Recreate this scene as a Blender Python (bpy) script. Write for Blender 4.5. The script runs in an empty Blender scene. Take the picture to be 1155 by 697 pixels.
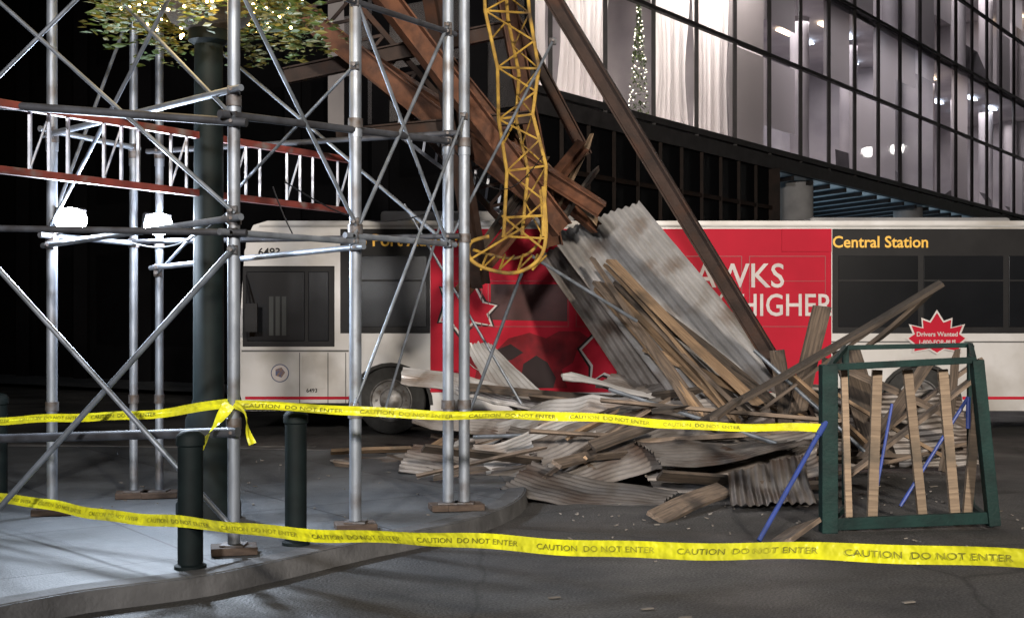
import bpy, bmesh, math, random, bisect
from mathutils import Vector, Matrix, noise
R = random.Random(7)
scene = bpy.context.scene
scene.view_settings.view_transform = 'Standard'
scene.view_settings.look = 'None'
scene.view_settings.exposure = 0

# ------------------------------------------------------------ materials
def new_mat(name):
    m = bpy.data.materials.new(name); m.use_nodes = True
    nt = m.node_tree; b = nt.nodes.get('Principled BSDF')
    return m, nt, b

def pmat(name, col, rough=0.6, metal=0.0, col2=None, scale=4.0, stretch=(1,1,1), bump=0.0,
         bscale=40.0, rnd=0.0, col3=None, scale3=1.0, coat=0.0, rvar=0.0, detail=4, thr=(0.35,0.65), spec=0.5, bdist=0.02):
    m, nt, b = new_mat(name); N = nt.nodes; L = nt.links
    tc = N.new('ShaderNodeTexCoord'); mp = N.new('ShaderNodeMapping')
    mp.inputs['Scale'].default_value = stretch
    L.new(tc.outputs['Object'], mp.inputs['Vector'])
    b.inputs['Metallic'].default_value = metal
    b.inputs['Roughness'].default_value = rough
    b.inputs['Specular IOR Level'].default_value = spec
    if coat: b.inputs['Coat Weight'].default_value = coat
    if col2 is None: col2 = tuple(c*0.8 for c in col)
    n = N.new('ShaderNodeTexNoise'); n.inputs['Scale'].default_value = scale
    n.inputs['Detail'].default_value = detail
    L.new(mp.outputs[0], n.inputs['Vector'])
    r = N.new('ShaderNodeValToRGB')
    r.color_ramp.elements[0].position = thr[0]; r.color_ramp.elements[0].color = (*col, 1)
    r.color_ramp.elements[1].position = thr[1]; r.color_ramp.elements[1].color = (*col2, 1)
    L.new(n.outputs['Fac'], r.inputs['Fac'])
    out = r.outputs['Color']
    if col3 is not None:
        n3 = N.new('ShaderNodeTexNoise'); n3.inputs['Scale'].default_value = scale3
        n3.inputs['Detail'].default_value = 6
        L.new(tc.outputs['Object'], n3.inputs['Vector'])
        r3 = N.new('ShaderNodeValToRGB')
        r3.color_ramp.elements[0].position = 0.52; r3.color_ramp.elements[0].color = (0,0,0,1)
        r3.color_ramp.elements[1].position = 0.70; r3.color_ramp.elements[1].color = (1,1,1,1)
        L.new(n3.outputs['Fac'], r3.inputs['Fac'])
        mx = N.new('ShaderNodeMixRGB'); mx.inputs['Color2'].default_value = (*col3, 1)
        L.new(r3.outputs[0], mx.inputs['Fac']); L.new(out, mx.inputs['Color1']); out = mx.outputs[0]
    if rnd:
        oi = N.new('ShaderNodeObjectInfo'); hs = N.new('ShaderNodeHueSaturation')
        mr = N.new('ShaderNodeMapRange'); mr.inputs['To Min'].default_value = 1-rnd; mr.inputs['To Max'].default_value = 1+rnd
        L.new(oi.outputs['Random'], mr.inputs['Value']); L.new(mr.outputs[0], hs.inputs['Value'])
        L.new(out, hs.inputs['Color']); out = hs.outputs[0]
    L.new(out, b.inputs['Base Color'])
    if rvar:
        mr2 = N.new('ShaderNodeMapRange')
        mr2.inputs['To Min'].default_value = max(0.05, rough-rvar); mr2.inputs['To Max'].default_value = min(1, rough+rvar)
        L.new(n.outputs['Fac'], mr2.inputs['Value']); L.new(mr2.outputs[0], b.inputs['Roughness'])
    if bump:
        nb = N.new('ShaderNodeTexNoise'); nb.inputs['Scale'].default_value = bscale; nb.inputs['Detail'].default_value = 3
        L.new(mp.outputs[0], nb.inputs['Vector'])
        bp = N.new('ShaderNodeBump'); bp.inputs['Strength'].default_value = bump; bp.inputs['Distance'].default_value = bdist
        L.new(nb.outputs['Fac'], bp.inputs['Height']); L.new(bp.outputs[0], b.inputs['Normal'])
    return m

def emat(name, col, s):
    m, nt, b = new_mat(name)
    b.inputs['Base Color'].default_value = (*col, 1)
    b.inputs['Emission Color'].default_value = (*col, 1); b.inputs['Emission Strength'].default_value = s
    return m

def glassmat(name, tint, gl=0.25, rough=0.03):
    m = bpy.data.materials.new(name); m.use_nodes = True; nt = m.node_tree; N = nt.nodes; L = nt.links
    N.clear(); o = N.new('ShaderNodeOutputMaterial'); t = N.new('ShaderNodeBsdfTransparent'); t.inputs[0].default_value = (*tint, 1)
    g = N.new('ShaderNodeBsdfGlossy'); g.inputs['Roughness'].default_value = rough
    lw = N.new('ShaderNodeLayerWeight'); lw.inputs['Blend'].default_value = gl
    tc = N.new('ShaderNodeTexCoord'); n = N.new('ShaderNodeTexNoise'); n.inputs['Scale'].default_value = 0.8
    bp = N.new('ShaderNodeBump'); bp.inputs['Strength'].default_value = 0.08; bp.inputs['Distance'].default_value = 0.02
    L.new(tc.outputs['Object'], n.inputs['Vector']); L.new(n.outputs[0], bp.inputs['Height']); L.new(bp.outputs[0], g.inputs['Normal'])
    mx = N.new('ShaderNodeMixShader'); L.new(lw.outputs['Fresnel'], mx.inputs[0]); L.new(t.outputs[0], mx.inputs[1]); L.new(g.outputs[0], mx.inputs[2])
    L.new(mx.outputs[0], o.inputs[0]); return m

M = {}
M['pipe'] = pmat('galvanised_pipe', (0.25,0.28,0.33), 0.50, 0.5, (0.16,0.18,0.215), 9, (1,1,0.4), 0, col3=(0.11,0.105,0.11), scale3=4, rvar=0.12)
M['darkpipe'] = pmat('dark_pipe', (0.065,0.07,0.085), 0.6, 0.3, (0.035,0.035,0.04), 8, spec=0.3)
M['brace'] = pmat('brace_metal', (0.20,0.225,0.27), 0.5, 0.5, (0.11,0.125,0.145), 7)
M['coupler'] = pmat('coupler_metal', (0.13,0.13,0.14), 0.6, 0.5, (0.08,0.06,0.05), 20)
M['redrail'] = pmat('red_rail', (0.17,0.032,0.026), 0.55, 0.0, (0.10,0.024,0.02), 7, col3=(0.12,0.11,0.11), scale3=6)
M['alu'] = pmat('aluminium', (0.42,0.44,0.50), 0.45, 0.5, (0.28,0.30,0.35), 10)
M['wood'] = pmat('lumber', (0.36,0.245,0.15), 0.75, 0, (0.20,0.13,0.08), 5, (0.5,9,9), 0.35, 12, rnd=0.4, col3=(0.11,0.08,0.055), scale3=2.0)
M['oldwood'] = pmat('weathered_wood', (0.16,0.12,0.092), 0.85, 0, (0.065,0.05,0.04), 5, (0.5,9,9), 0.4, 12, rnd=0.55, col3=(0.035,0.028,0.024), scale3=2.5)
M['block'] = pmat('sill_block', (0.07,0.048,0.036), 0.85, 0, (0.04,0.026,0.02), 6, (1,6,6), 0.3)
M['steel'] = pmat('brown_steel', (0.040,0.024,0.019), 0.65, 0.0, (0.020,0.013,0.011), 5, bump=0.2, col3=(0.065,0.029,0.017), scale3=2.5, spec=0.2)
M['rust'] = pmat('rusty_steel', (0.13,0.055,0.030), 0.7, 0.0, (0.055,0.026,0.017), 6, bump=0.25, rnd=0.4, spec=0.25)
M['sheet'] = pmat('galvanised_sheet', (0.58,0.57,0.58), 0.38, 0.4, (0.44,0.43,0.43), 3, (1,1,1), 0.04, 20, rnd=0.12, col3=(0.28,0.21,0.17), scale3=1.6, rvar=0.12)
M['sheetd'] = pmat('dull_sheet', (0.23,0.215,0.21), 0.5, 0.3, (0.10,0.086,0.078), 2.5, (1,1,1), 0.06, 20, rnd=0.6, col3=(0.065,0.038,0.027), scale3=1.5)
M['yellow'] = pmat('yellow_paint', (0.42,0.26,0.045), 0.6, 0.0, (0.24,0.14,0.03), 9, bump=0.15, col3=(0.07,0.045,0.025), scale3=5, spec=0.3)
M['dkgreen'] = pmat('dark_green_paint', (0.006,0.011,0.012), 0.65, 0.0, (0.004,0.007,0.008), 6, spec=0.15)
M['crate'] = pmat('green_frame', (0.007,0.028,0.026), 0.65, 0.0, (0.004,0.014,0.014), 5, bump=0.2, spec=0.2)
M['blue'] = pmat('blue_paint', (0.025,0.055,0.28), 0.5, 0, (0.02,0.04,0.16), 7)
M['white'] = pmat('bus_white', (0.62,0.62,0.64), 0.38, 0, (0.52,0.51,0.51), 1.2, col3=(0.34,0.32,0.30), scale3=0.8, coat=0.15)
M['busglass'] = pmat('bus_glass', (0.005,0.006,0.008), 0.22, 0, (0.009,0.010,0.013), 0.8, spec=0.2)
M['busblack'] = pmat('bus_black', (0.008,0.008,0.010), 0.55, 0, (0.013,0.013,0.015), 3, spec=0.2)
M['rubber'] = pmat('rubber', (0.018,0.018,0.018), 0.8, 0, (0.03,0.03,0.03), 20)
M['rim'] = pmat('wheel_rim', (0.28,0.28,0.29), 0.5, 0.4, (0.10,0.09,0.085), 8)
M['ad'] = pmat('ad_red', (0.50,0.008,0.032), 0.6, 0, (0.38,0.006,0.024), 0.7, spec=0.15)
M['adm'] = pmat('ad_maroon', (0.12,0.007,0.013), 0.6, 0, (0.24,0.009,0.018), 5, spec=0.15)
M['adk'] = pmat('ad_black', (0.02,0.010,0.012), 0.6, spec=0.2)
M['adw'] = pmat('ad_white', (0.62,0.58,0.58), 0.6, col2=(0.50,0.46,0.46), spec=0.2)
M['adgrey'] = pmat('ad_window_film', (0.085,0.028,0.03), 0.5, 0, (0.05,0.018,0.02), 3, spec=0.2)
M['signy'] = emat('sign_amber_text', (0.80,0.45,0.05), 0.08)
M['kerb'] = pmat('kerb_stone', (0.11,0.11,0.115), 0.8, 0, (0.05,0.05,0.053), 3, bump=0.3, col3=(0.03,0.03,0.03), scale3=2)
M['litter'] = pmat('litter', (0.24,0.22,0.20), 0.9, col2=(0.07,0.06,0.05), scale=3)
M['leaf'] = pmat('leaf', (0.08,0.12,0.02), 0.6, 0, (0.035,0.07,0.012), 3)
M['leaf2'] = pmat('leaf_yellow', (0.17,0.15,0.03), 0.6, 0, (0.08,0.08,0.02), 3)
M['fairy'] = emat('fairy_light', (1.0,0.68,0.22), 30)
M['fairyc'] = emat('fairy_light_cool', (1.0,0.93,0.75), 4)
M['led'] = emat('led_panel', (0.86,0.92,1.0), 300)
M['mullion'] = pmat('mullion', (0.028,0.026,0.028), 0.6, 0.0, (0.018,0.017,0.018), 4, spec=0.25)
M['mullionb'] = pmat('brown_mullion', (0.018,0.011,0.009), 0.7, 0.0, (0.010,0.007,0.006), 4, spec=0.15)
M['glass'] = glassmat('curtain_glass', (0.80,0.80,0.82), 0.15)
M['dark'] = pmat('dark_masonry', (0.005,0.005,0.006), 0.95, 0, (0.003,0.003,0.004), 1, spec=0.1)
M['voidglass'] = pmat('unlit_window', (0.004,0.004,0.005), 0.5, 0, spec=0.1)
M['inner'] = pmat('interior_plaster', (0.52,0.49,0.50), 0.8, 0, (0.36,0.34,0.36), 0.6)
M['curtain'] = pmat('curtain_fabric', (0.80,0.76,0.75), 0.8, 0, (0.64,0.60,0.60), 2, (1,1,0.2))
M['ceil'] = emat('ceiling_light', (0.75,0.87,1.0), 8)  # cool glow standing in for reflections in the glazing
M['glintw'] = emat('glint_strip_warm', (1.0,0.80,0.55), 6)  # warm glow standing in for reflections in the glazing
M['concrete'] = pmat('concrete', (0.30,0.30,0.31), 0.8, 0, (0.2,0.2,0.21), 1.5)
M['lampm'] = pmat('lamp_metal', (0.05,0.05,0.055), 0.5, 0.5)
M['globe'] = emat('lamp_globe', (1.0,0.97,0.92), 60)
M['teal'] = pmat('soffit_panel', (0.20,0.28,0.33), 0.4, 0.0, (0.10,0.15,0.19), 0.6)

def asphalt():
    m, nt, b = new_mat('asphalt'); N = nt.nodes; L = nt.links
    tc = N.new('ShaderNodeTexCoord')
    def nz(s,d,rg=0.5):
        n=N.new('ShaderNodeTexNoise'); n.inputs['Scale'].default_value=s; n.inputs['Detail'].default_value=d; n.inputs['Roughness'].default_value=rg
        L.new(tc.outputs['Object'],n.inputs['Vector']); return n.outputs['Fac']
    def ramp(f,a,ca,c,cc):
        r=N.new('ShaderNodeValToRGB'); r.color_ramp.elements[0].position=a; r.color_ramp.elements[0].color=ca; r.color_ramp.elements[1].position=c; r.color_ramp.elements[1].color=cc
        L.new(f,r.inputs[0]); return r.outputs[0]
    big=ramp(nz(0.7,7,0.65),0.36,(0.020,0.020,0.022,1),0.66,(0.062,0.060,0.059,1))
    fine=ramp(nz(60,3),0.38,(0.4,0.4,0.4,1),0.68,(1.8,1.8,1.8,1))
    mu=N.new('ShaderNodeMixRGB'); mu.blend_type='MULTIPLY'; mu.inputs[0].default_value=1; L.new(big,mu.inputs[1]); L.new(fine,mu.inputs[2])
    vo=N.new('ShaderNodeTexVoronoi'); vo.feature='DISTANCE_TO_EDGE'; vo.inputs['Scale'].default_value=0.35
    wv=N.new('ShaderNodeMixRGB'); wv.inputs[0].default_value=0.12; n_=N.new('ShaderNodeTexNoise'); n_.inputs['Scale'].default_value=2.5; n_.inputs['Detail'].default_value=4
    L.new(tc.outputs['Object'],n_.inputs['Vector']); L.new(tc.outputs['Object'],wv.inputs[1]); L.new(n_.outputs['Color'],wv.inputs[2]); L.new(wv.outputs[0],vo.inputs['Vector'])
    ck=ramp(vo.outputs['Distance'],0.0,(0.35,0.35,0.35,1),0.006,(1,1,1,1))
    mu2=N.new('ShaderNodeMixRGB'); mu2.blend_type='MULTIPLY'; mu2.inputs[0].default_value=1; L.new(mu.outputs[0],mu2.inputs[1]); L.new(ck,mu2.inputs[2])
    L.new(mu2.outputs[0],b.inputs['Base Color'])
    rr=ramp(nz(0.9,5),0.35,(0.5,0.5,0.5,1),0.65,(0.88,0.88,0.88,1)); L.new(rr,b.inputs['Roughness'])
    bp=N.new('ShaderNodeBump'); bp.inputs['Strength'].default_value=0.6; bp.inputs['Distance'].default_value=0.02; L.new(nz(55,3),bp.inputs['Height']); L.new(bp.outputs[0],b.inputs['Normal'])
    return m
M['asphalt']=asphalt()

def tapemat():
    m, nt, b = new_mat('tape_yellow'); N=nt.nodes; L=nt.links
    tc=N.new('ShaderNodeTexCoord'); n=N.new('ShaderNodeTexNoise'); n.inputs['Scale'].default_value=5; n.inputs['Detail'].default_value=5
    L.new(tc.outputs['Object'],n.inputs['Vector']); r=N.new('ShaderNodeValToRGB')
    r.color_ramp.elements[0].position=0.3; r.color_ramp.elements[0].color=(0.74,0.74,0.015,1); r.color_ramp.elements[1].position=0.75; r.color_ramp.elements[1].color=(0.42,0.42,0.03,1)
    L.new(n.outputs[0],r.inputs[0]); L.new(r.outputs[0],b.inputs['Base Color']); b.inputs['Roughness'].default_value=0.35
    n2=N.new('ShaderNodeTexNoise'); n2.inputs['Scale'].default_value=14; L.new(tc.outputs['Object'],n2.inputs['Vector'])
    bp=N.new('ShaderNodeBump'); bp.inputs['Strength'].default_value=0.7; bp.inputs['Distance'].default_value=0.03; L.new(n2.outputs[0],bp.inputs['Height']); L.new(bp.outputs[0],b.inputs['Normal'])
    return m
M['tape']=tapemat()
M['tapeink'] = pmat('tape_ink', (0.12,0.12,0.012), 0.6, 0, (0.36,0.35,0.02), 7, thr=(0.42,0.62))

m, nt, b = new_mat('sidewalk_concrete'); N = nt.nodes; L = nt.links
tc = N.new('ShaderNodeTexCoord'); mp = N.new('ShaderNodeMapping'); mp.inputs['Rotation'].default_value = (0,0,math.radians(-36))
L.new(tc.outputs['Object'], mp.inputs[0])
br = N.new('ShaderNodeTexBrick'); br.inputs['Scale'].default_value = 1.0; br.offset = 0.0
br.inputs['Brick Width'].default_value = 1.5; br.inputs['Row Height'].default_value = 1.5; br.inputs['Mortar Size'].default_value = 0.010
br.inputs['Color1'].default_value = (0.100,0.110,0.122,1); br.inputs['Color2'].default_value = (0.078,0.086,0.096,1); br.inputs['Mortar'].default_value = (0.03,0.03,0.035,1)
L.new(mp.outputs[0], br.inputs['Vector'])
n = N.new('ShaderNodeTexNoise'); n.inputs['Scale'].default_value = 1.1; n.inputs['Detail'].default_value = 8; n.inputs['Roughness'].default_value = 0.7
L.new(tc.outputs['Object'], n.inputs['Vector'])
mr = N.new('ShaderNodeMapRange'); mr.inputs['From Min'].default_value=0.3; mr.inputs['From Max'].default_value=0.7; mr.inputs['To Min'].default_value = 0.4; mr.inputs['To Max'].default_value = 1.2
L.new(n.outputs[0], mr.inputs[0])
mu = N.new('ShaderNodeMixRGB'); mu.blend_type='MULTIPLY'; mu.inputs[0].default_value = 1
L.new(br.outputs[0], mu.inputs[1]); L.new(mr.outputs[0], mu.inputs[2])
vo=N.new('ShaderNodeTexVoronoi'); vo.inputs['Scale'].default_value=3.2; L.new(tc.outputs['Object'],vo.inputs['Vector'])
vr=N.new('ShaderNodeValToRGB'); vr.color_ramp.elements[0].position=0.05; vr.color_ramp.elements[0].color=(0.4,0.4,0.4,1); vr.color_ramp.elements[1].position=0.075; vr.color_ramp.elements[1].color=(1,1,1,1)
L.new(vo.outputs['Distance'],vr.inputs[0])
mu2=N.new('ShaderNodeMixRGB'); mu2.blend_type='MULTIPLY'; mu2.inputs[0].default_value=0.8; L.new(mu.outputs[0],mu2.inputs[1]); L.new(vr.outputs[0],mu2.inputs[2])
L.new(mu2.outputs[0], b.inputs['Base Color'])
b.inputs['Roughness'].default_value = 0.62
n2 = N.new('ShaderNodeTexNoise'); n2.inputs['Scale'].default_value = 70; L.new(tc.outputs['Object'], n2.inputs['Vector'])
bp = N.new('ShaderNodeBump'); bp.inputs['Strength'].default_value=0.4; bp.inputs['Distance'].default_value=0.012
L.new(n2.outputs[0], bp.inputs['Height']); L.new(bp.outputs[0], b.inputs['Normal'])
M['sidewalk'] = m

# ------------------------------------------------------------ mesh helpers
def link(o, parent=None):
    scene.collection.objects.link(o)
    if parent is not None: o.parent = parent
    return o
def empty(name):
    e = bpy.data.objects.new(name, None); e.empty_display_size = 0.2
    scene.collection.objects.link(e); return e
def frame(p0, p1, roll=0.0):
    p0, p1 = Vector(p0), Vector(p1); d = (p1-p0).normalized()
    up = Vector((0,0,1)) if abs(d.z) < 0.95 else Vector((0,1,0))
    y = up.cross(d).normalized(); z = d.cross(y)
    if roll:
        q = Matrix.Rotation(roll, 3, d); y = q @ y; z = q @ z
    return d, y, z
class MB:
    def __init__(s): s.v=[]; s.f=[]
    def tube(s, p0, p1, r, n=10, r2=None, cap=True):
        p0, p1 = Vector(p0), Vector(p1); d,y,z = frame(p0,p1); b=len(s.v); r2 = r if r2 is None else r2
        for p,rr in ((p0,r),(p1,r2)):
            for i in range(n):
                a=2*math.pi*i/n; s.v.append(p+y*math.cos(a)*rr+z*math.sin(a)*rr)
        for i in range(n): s.f.append((b+i, b+(i+1)%n, b+n+(i+1)%n, b+n+i))
        if cap: s.f.append(tuple(b+i for i in reversed(range(n)))); s.f.append(tuple(b+n+i for i in range(n)))
        return s
    def path(s, pts, r, n=8):
        for a,c in zip(pts[:-1], pts[1:]): s.tube(a,c,r,n)
        return s
    def beam(s, p0, p1, w, h, roll=0.0):
        p0, p1 = Vector(p0), Vector(p1); d,y,z = frame(p0,p1,roll); b=len(s.v)
        for p in (p0,p1):
            for sy,sz in ((-1,-1),(1,-1),(1,1),(-1,1)): s.v.append(p+y*sy*w/2+z*sz*h/2)
        s.f += [(b,b+3,b+2,b+1),(b+4,b+5,b+6,b+7)]
        for i in range(4): s.f.append((b+i,b+(i+1)%4,b+4+(i+1)%4,b+4+i))
        return s
    def ibeam(s, p0, p1, w, h, t=0.015, roll=0.0):
        d,y,z = frame(p0,p1,roll); p0,p1=Vector(p0),Vector(p1)
        s.beam(p0,p1,t,h-2*t,roll)
        for k in (-1,1): s.beam(p0+z*k*(h/2-t/2), p1+z*k*(h/2-t/2), w, t, roll)
        return s
    def box(s, a, c):
        (x0,y0,z0),(x1,y1,z1)=a,c; b=len(s.v)
        s.v += [Vector(p) for p in ((x0,y0,z0),(x1,y0,z0),(x1,y1,z0),(x0,y1,z0),(x0,y0,z1),(x1,y0,z1),(x1,y1,z1),(x0,y1,z1))]
        s.f += [(b,b+3,b+2,b+1),(b+4,b+5,b+6,b+7),(b,b+1,b+5,b+4),(b+1,b+2,b+6,b+5),(b+2,b+3,b+7,b+6),(b+3,b,b+4,b+7)]
        return s
    def quad(s, *p):
        b=len(s.v); s.v += [Vector(q) for q in p]; s.f.append(tuple(range(b,b+len(p)))); return s
    def sphere(s, c, r, n=6):
        c=Vector(c); b=len(s.v); s.v.append(c+Vector((0,0,r)))
        for j in range(1,n):
            for i in range(n*2):
                a=math.pi*j/n; q=math.pi*i/n
                s.v.append(c+Vector((math.sin(a)*math.cos(q),math.sin(a)*math.sin(q),math.cos(a)))*r)
        s.v.append(c-Vector((0,0,r))); m2=2*n
        for i in range(m2): s.f.append((b,b+1+i,b+1+(i+1)%m2))
        for j in range(n-2):
            for i in range(m2):
                o=b+1+j*m2; s.f.append((o+i,o+m2+i,o+m2+(i+1)%m2,o+(i+1)%m2))
        o=b+1+(n-2)*m2
        for i in range(m2): s.f.append((o+i,len(s.v)-1,o+(i+1)%m2))
        return s
    def lathe(s, c, prof, n=24):
        c=Vector(c); b=len(s.v)
        for r,z in prof:
            for i in range(n):
                a=2*math.pi*i/n; s.v.append(c+Vector((math.cos(a)*r,math.sin(a)*r,z)))
        for j in range(len(prof)-1):
            for i in range(n): s.f.append((b+j*n+i,b+j*n+(i+1)%n,b+(j+1)*n+(i+1)%n,b+(j+1)*n+i))
        s.f.append(tuple(b+(len(prof)-1)*n+i for i in range(n)))
        return s
    def obj(s, name, mat, parent=None, smooth=False, bevel=0.0):
        me = bpy.data.meshes.new(name); me.from_pydata([tuple(v) for v in s.v], [], s.f); me.validate(); me.materials.append(mat)
        if smooth:
            me.polygons.foreach_set('use_smooth', [True]*len(me.polygons))
            try: me.set_sharp_from_angle(angle=math.radians(40))
            except Exception: pass
        o = bpy.data.objects.new(name, me); link(o, parent)
        if bevel:
            bm = o.modifiers.new('b','BEVEL'); bm.width = bevel; bm.segments = 2; bm.limit_method='ANGLE'
        return o

def plank(name, p0, p1, w, t, mat, parent, roll=0.0, bend=0.0, broken=False):
    p0,p1=Vector(p0),Vector(p1); d,y,z = frame(p0,p1,roll); L_=(p1-p0).length; n=6
    v=[];f=[]
    for i in range(n+1):
        q=i/n; x=q*L_; off=bend*math.sin(math.pi*q)
        for sy,sz in ((-1,-1),(1,-1),(1,1),(-1,1)):
            xx = x + (R.uniform(-0.10,0.10) if broken and i==n else 0)
            v.append((xx, sy*w/2, sz*t/2+off))
    f.append((0,3,2,1)); e=4*n; f.append((e,e+1,e+2,e+3))
    for i in range(n):
        for k in range(4):
            a=4*i+k; c=4*i+(k+1)%4; f.append((a,c,c+4,a+4))
    me=bpy.data.meshes.new(name); me.from_pydata(v,[],f); me.materials.append(mat)
    o=bpy.data.objects.new(name,me)
    m=Matrix((( d.x,y.x,z.x,p0.x),(d.y,y.y,z.y,p0.y),(d.z,y.z,z.z,p0.z),(0,0,0,1)))
    o.matrix_world=m; scene.collection.objects.link(o)
    if parent is not None: o.parent=parent
    return o

def corrugated(name, A, B, C, D, mat, parent=None, pitch=0.078, amp=0.013, bend=0.0, twist=0.0, crumple=0.02, seed=0):
    A,B,C,D=[Vector(p) for p in (A,B,C,D)]
    W=((B-A).length+(C-D).length)/2; H=((D-A).length+(C-B).length)/2
    nu=max(12,int(W/pitch*6)); nv=max(10,int(H/0.10)); v=[];f=[]
    nrm=(B-A).cross(D-A).normalized()
    cen=(A+B+C+D)/4
    for j in range(nv+1):
        q=j/nv
        for i in range(nu+1):
            p=i/nu
            P=A.lerp(B,p).lerp(D.lerp(C,p),q)
            w=math.sin(2*math.pi*p*W/pitch)*amp
            w+=bend*math.sin(math.pi*q)+twist*(p-0.5)*(q-0.5)
            w+=noise.noise(Vector((p*W*0.9+seed,q*H*0.9,seed*1.7)))*crumple*2.2
            w+=abs(noise.noise(Vector((p*W*0.7+seed*2,q*H*2.2,seed))))*crumple*1.6
            if q>0.93 or q<0.05: w+=noise.noise(Vector((p*9,seed,q*4)))*crumple*1.0
            e=(D-A).normalized()*noise.noise(Vector((p*W*3,seed*3.1,0)))*0.05*(1 if q<0.02 or q>0.98 else 0)
            v.append(P+nrm*w+e-cen)
    for j in range(nv):
        for i in range(nu):
            a=j*(nu+1)+i; f.append((a,a+1,a+nu+2,a+nu+1))
    me=bpy.data.meshes.new(name); me.from_pydata([tuple(x) for x in v],[],f); me.materials.append(mat)
    me.polygons.foreach_set('use_smooth',[True]*len(me.polygons))
    o=bpy.data.objects.new(name,me); o.location=cen; link(o,parent)
    return o

def textmesh(body, size, bold=0.0):
    cu=bpy.data.curves.new('t','FONT'); cu.body=body; cu.size=size; cu.offset=bold; cu.resolution_u=3
    o=bpy.data.objects.new('t',cu); scene.collection.objects.link(o); bpy.context.view_layer.update()
    me=bpy.data.meshes.new_from_object(o.evaluated_get(bpy.context.evaluated_depsgraph_get()))
    vs=[tuple(v.co) for v in me.vertices]; fs=[tuple(p.vertices) for p in me.polygons]
    bpy.data.objects.remove(o); return vs,fs
def catmull(P, n=10):
    P=[Vector(p) for p in P]; out=[]
    for i in range(len(P)-1):
        a=P[max(0,i-1)];b=P[i];c=P[i+1];d=P[min(len(P)-1,i+2)]
        for k in range(n):
            t=k/n; out.append(0.5*((2*b)+(-a+c)*t+(2*a-5*b+4*c-d)*t*t+(-a+3*b-3*c+d)*t**3))
    out.append(P[-1]); return out

# ------------------------------------------------------------ world
w = bpy.data.worlds.new('World'); scene.world = w; w.use_nodes = True
sk = w.node_tree.nodes.new('ShaderNodeTexSky'); sk.sky_type='NISHITA'; sk.sun_disc=False
sk.sun_elevation=math.radians(3); sk.sun_rotation=math.radians(200)
bg=w.node_tree.nodes['Background']; w.node_tree.links.new(sk.outputs[0], bg.inputs[0]); bg.inputs[1].default_value=0.009

# ------------------------------------------------------------ ground
MB().quad((-250,-150,0),(250,-150,0),(250,350,0),(-250,350,0)).obj('road',M['asphalt'])
edge=[(-6.2,0.5),(-4.4,3.6),(-3.3,5.5),(-2.47,6.69),(-1.75,7.27),(-1.05,8.27),(-0.25,9.4),(0.10,10.6),(0.05,11.9),(-0.35,13.2),(-1.6,14.2),(-4,14.75),(-8,15.0),(-30,15.6)]
ce=[Vector((p.x,p.y,0)) for p in catmull([(x,y,0) for x,y in edge],6)]
sw=MB(); sw.quad(*([(p.x,p.y,0.12) for p in ce]+[(-30,0.5,0.12)]))
sw.obj('sidewalk',M['sidewalk'])
kb=MB()
prof=[(0.015,0.0),(0.0,0.112),(-0.015,0.126),(-0.17,0.126),(-0.17,0.0)]
rows=[]
for i,p in enumerate(ce):
    t=(ce[min(i+1,len(ce)-1)]-ce[max(i-1,0)]).normalized(); nn=Vector((t.y,-t.x,0))
    rows.append([p+nn*a+Vector((0,0,z+0.004*noise.noise(p*3))) for a,z in prof])
for r in rows: kb.v+=r
for i in range(len(rows)-1):
    for k in range(4): a=i*5+k; kb.f.append((a,a+5,a+6,a+1))
kb.obj('kerb',M['kerb'])
MB().quad((-30,16.15,0.004),(-2.5,15.75,0.004),(-2.5,15.9,0.004),(-30,16.3,0.004)).obj('road_marking',pmat('worn_paint',(0.35,0.35,0.33),0.7,col2=(0.05,0.05,0.05),scale=5))
sh=MB()
for i in range(130):
    x=R.uniform(0.3,4.2); y=R.triangular(8.0,12.8,11.8); s=R.uniform(0.005,0.018)*(2.2 if R.random()<0.06 else 1); a=R.uniform(0,3)
    sh.beam((x,y,0.010),(x+math.cos(a)*s*2,y+math.sin(a)*s*2,0.010+R.uniform(0,0.01)),s,0.006)
for i in range(5):
    x=R.uniform(0.2,2.4); y=R.uniform(6.4,7.4); sh.beam((x,y,0.008),(x+0.07,y+0.02,0.010),0.025,0.006)
for i in range(40):
    x=R.uniform(-3.6,-0.6); y=R.uniform(9,13.2); s=R.uniform(0.006,0.02); a=R.uniform(0,3)
    sh.beam((x,y,0.13),(x+math.cos(a)*s*2,y+math.sin(a)*s*2,0.132),s,0.006)
sh.obj('litter',M['litter'])

# ------------------------------------------------------------ building (glass)
C0=Vector((0.4,24,0)); U=Vector((0.589,0.808,0)).normalized(); Nn=Vector((U.y,-U.x,0))
def F(t,z,off=0.0): p=C0+U*t+Nn*off; return Vector((p.x,p.y,z))
bld=empty('glass_office_building')
ZB=6.1; RH=2.5; NR=5; T1=62; SP=2.05; T0=0.6
mu=MB(); gl=MB()
ts=[0.0]+[T0+SP*i for i in range(int((T1-T0)/SP)+1)]
for t in ts: mu.beam(F(t,ZB-0.25),F(t,ZB+RH*NR),0.09,0.12,0)
for r in range(NR+1):
    th=0.14 if r==0 else 0.09
    mu.beam(F(0,ZB+RH*r,0.02),F(T1,ZB+RH*r,0.02),0.12,th)
mu.beam(F(0,ZB-0.3,-0.05),F(T1,ZB-0.3,-0.05),0.26,0.35)
gl.quad(F(0,ZB,-0.06),F(T1,ZB,-0.06),F(T1,ZB+RH*NR,-0.06),F(0,ZB+RH*NR,-0.06))
mu.obj('mullions',M['mullion'],bld); gl.obj('glazing',M['glass'],bld)
inn=MB()
inn.quad(F(-0.5,ZB-0.3,-5),F(T1,ZB-0.3,-5),F(T1,ZB+RH*NR,-5),F(-0.5,ZB+RH*NR,-5))
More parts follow.
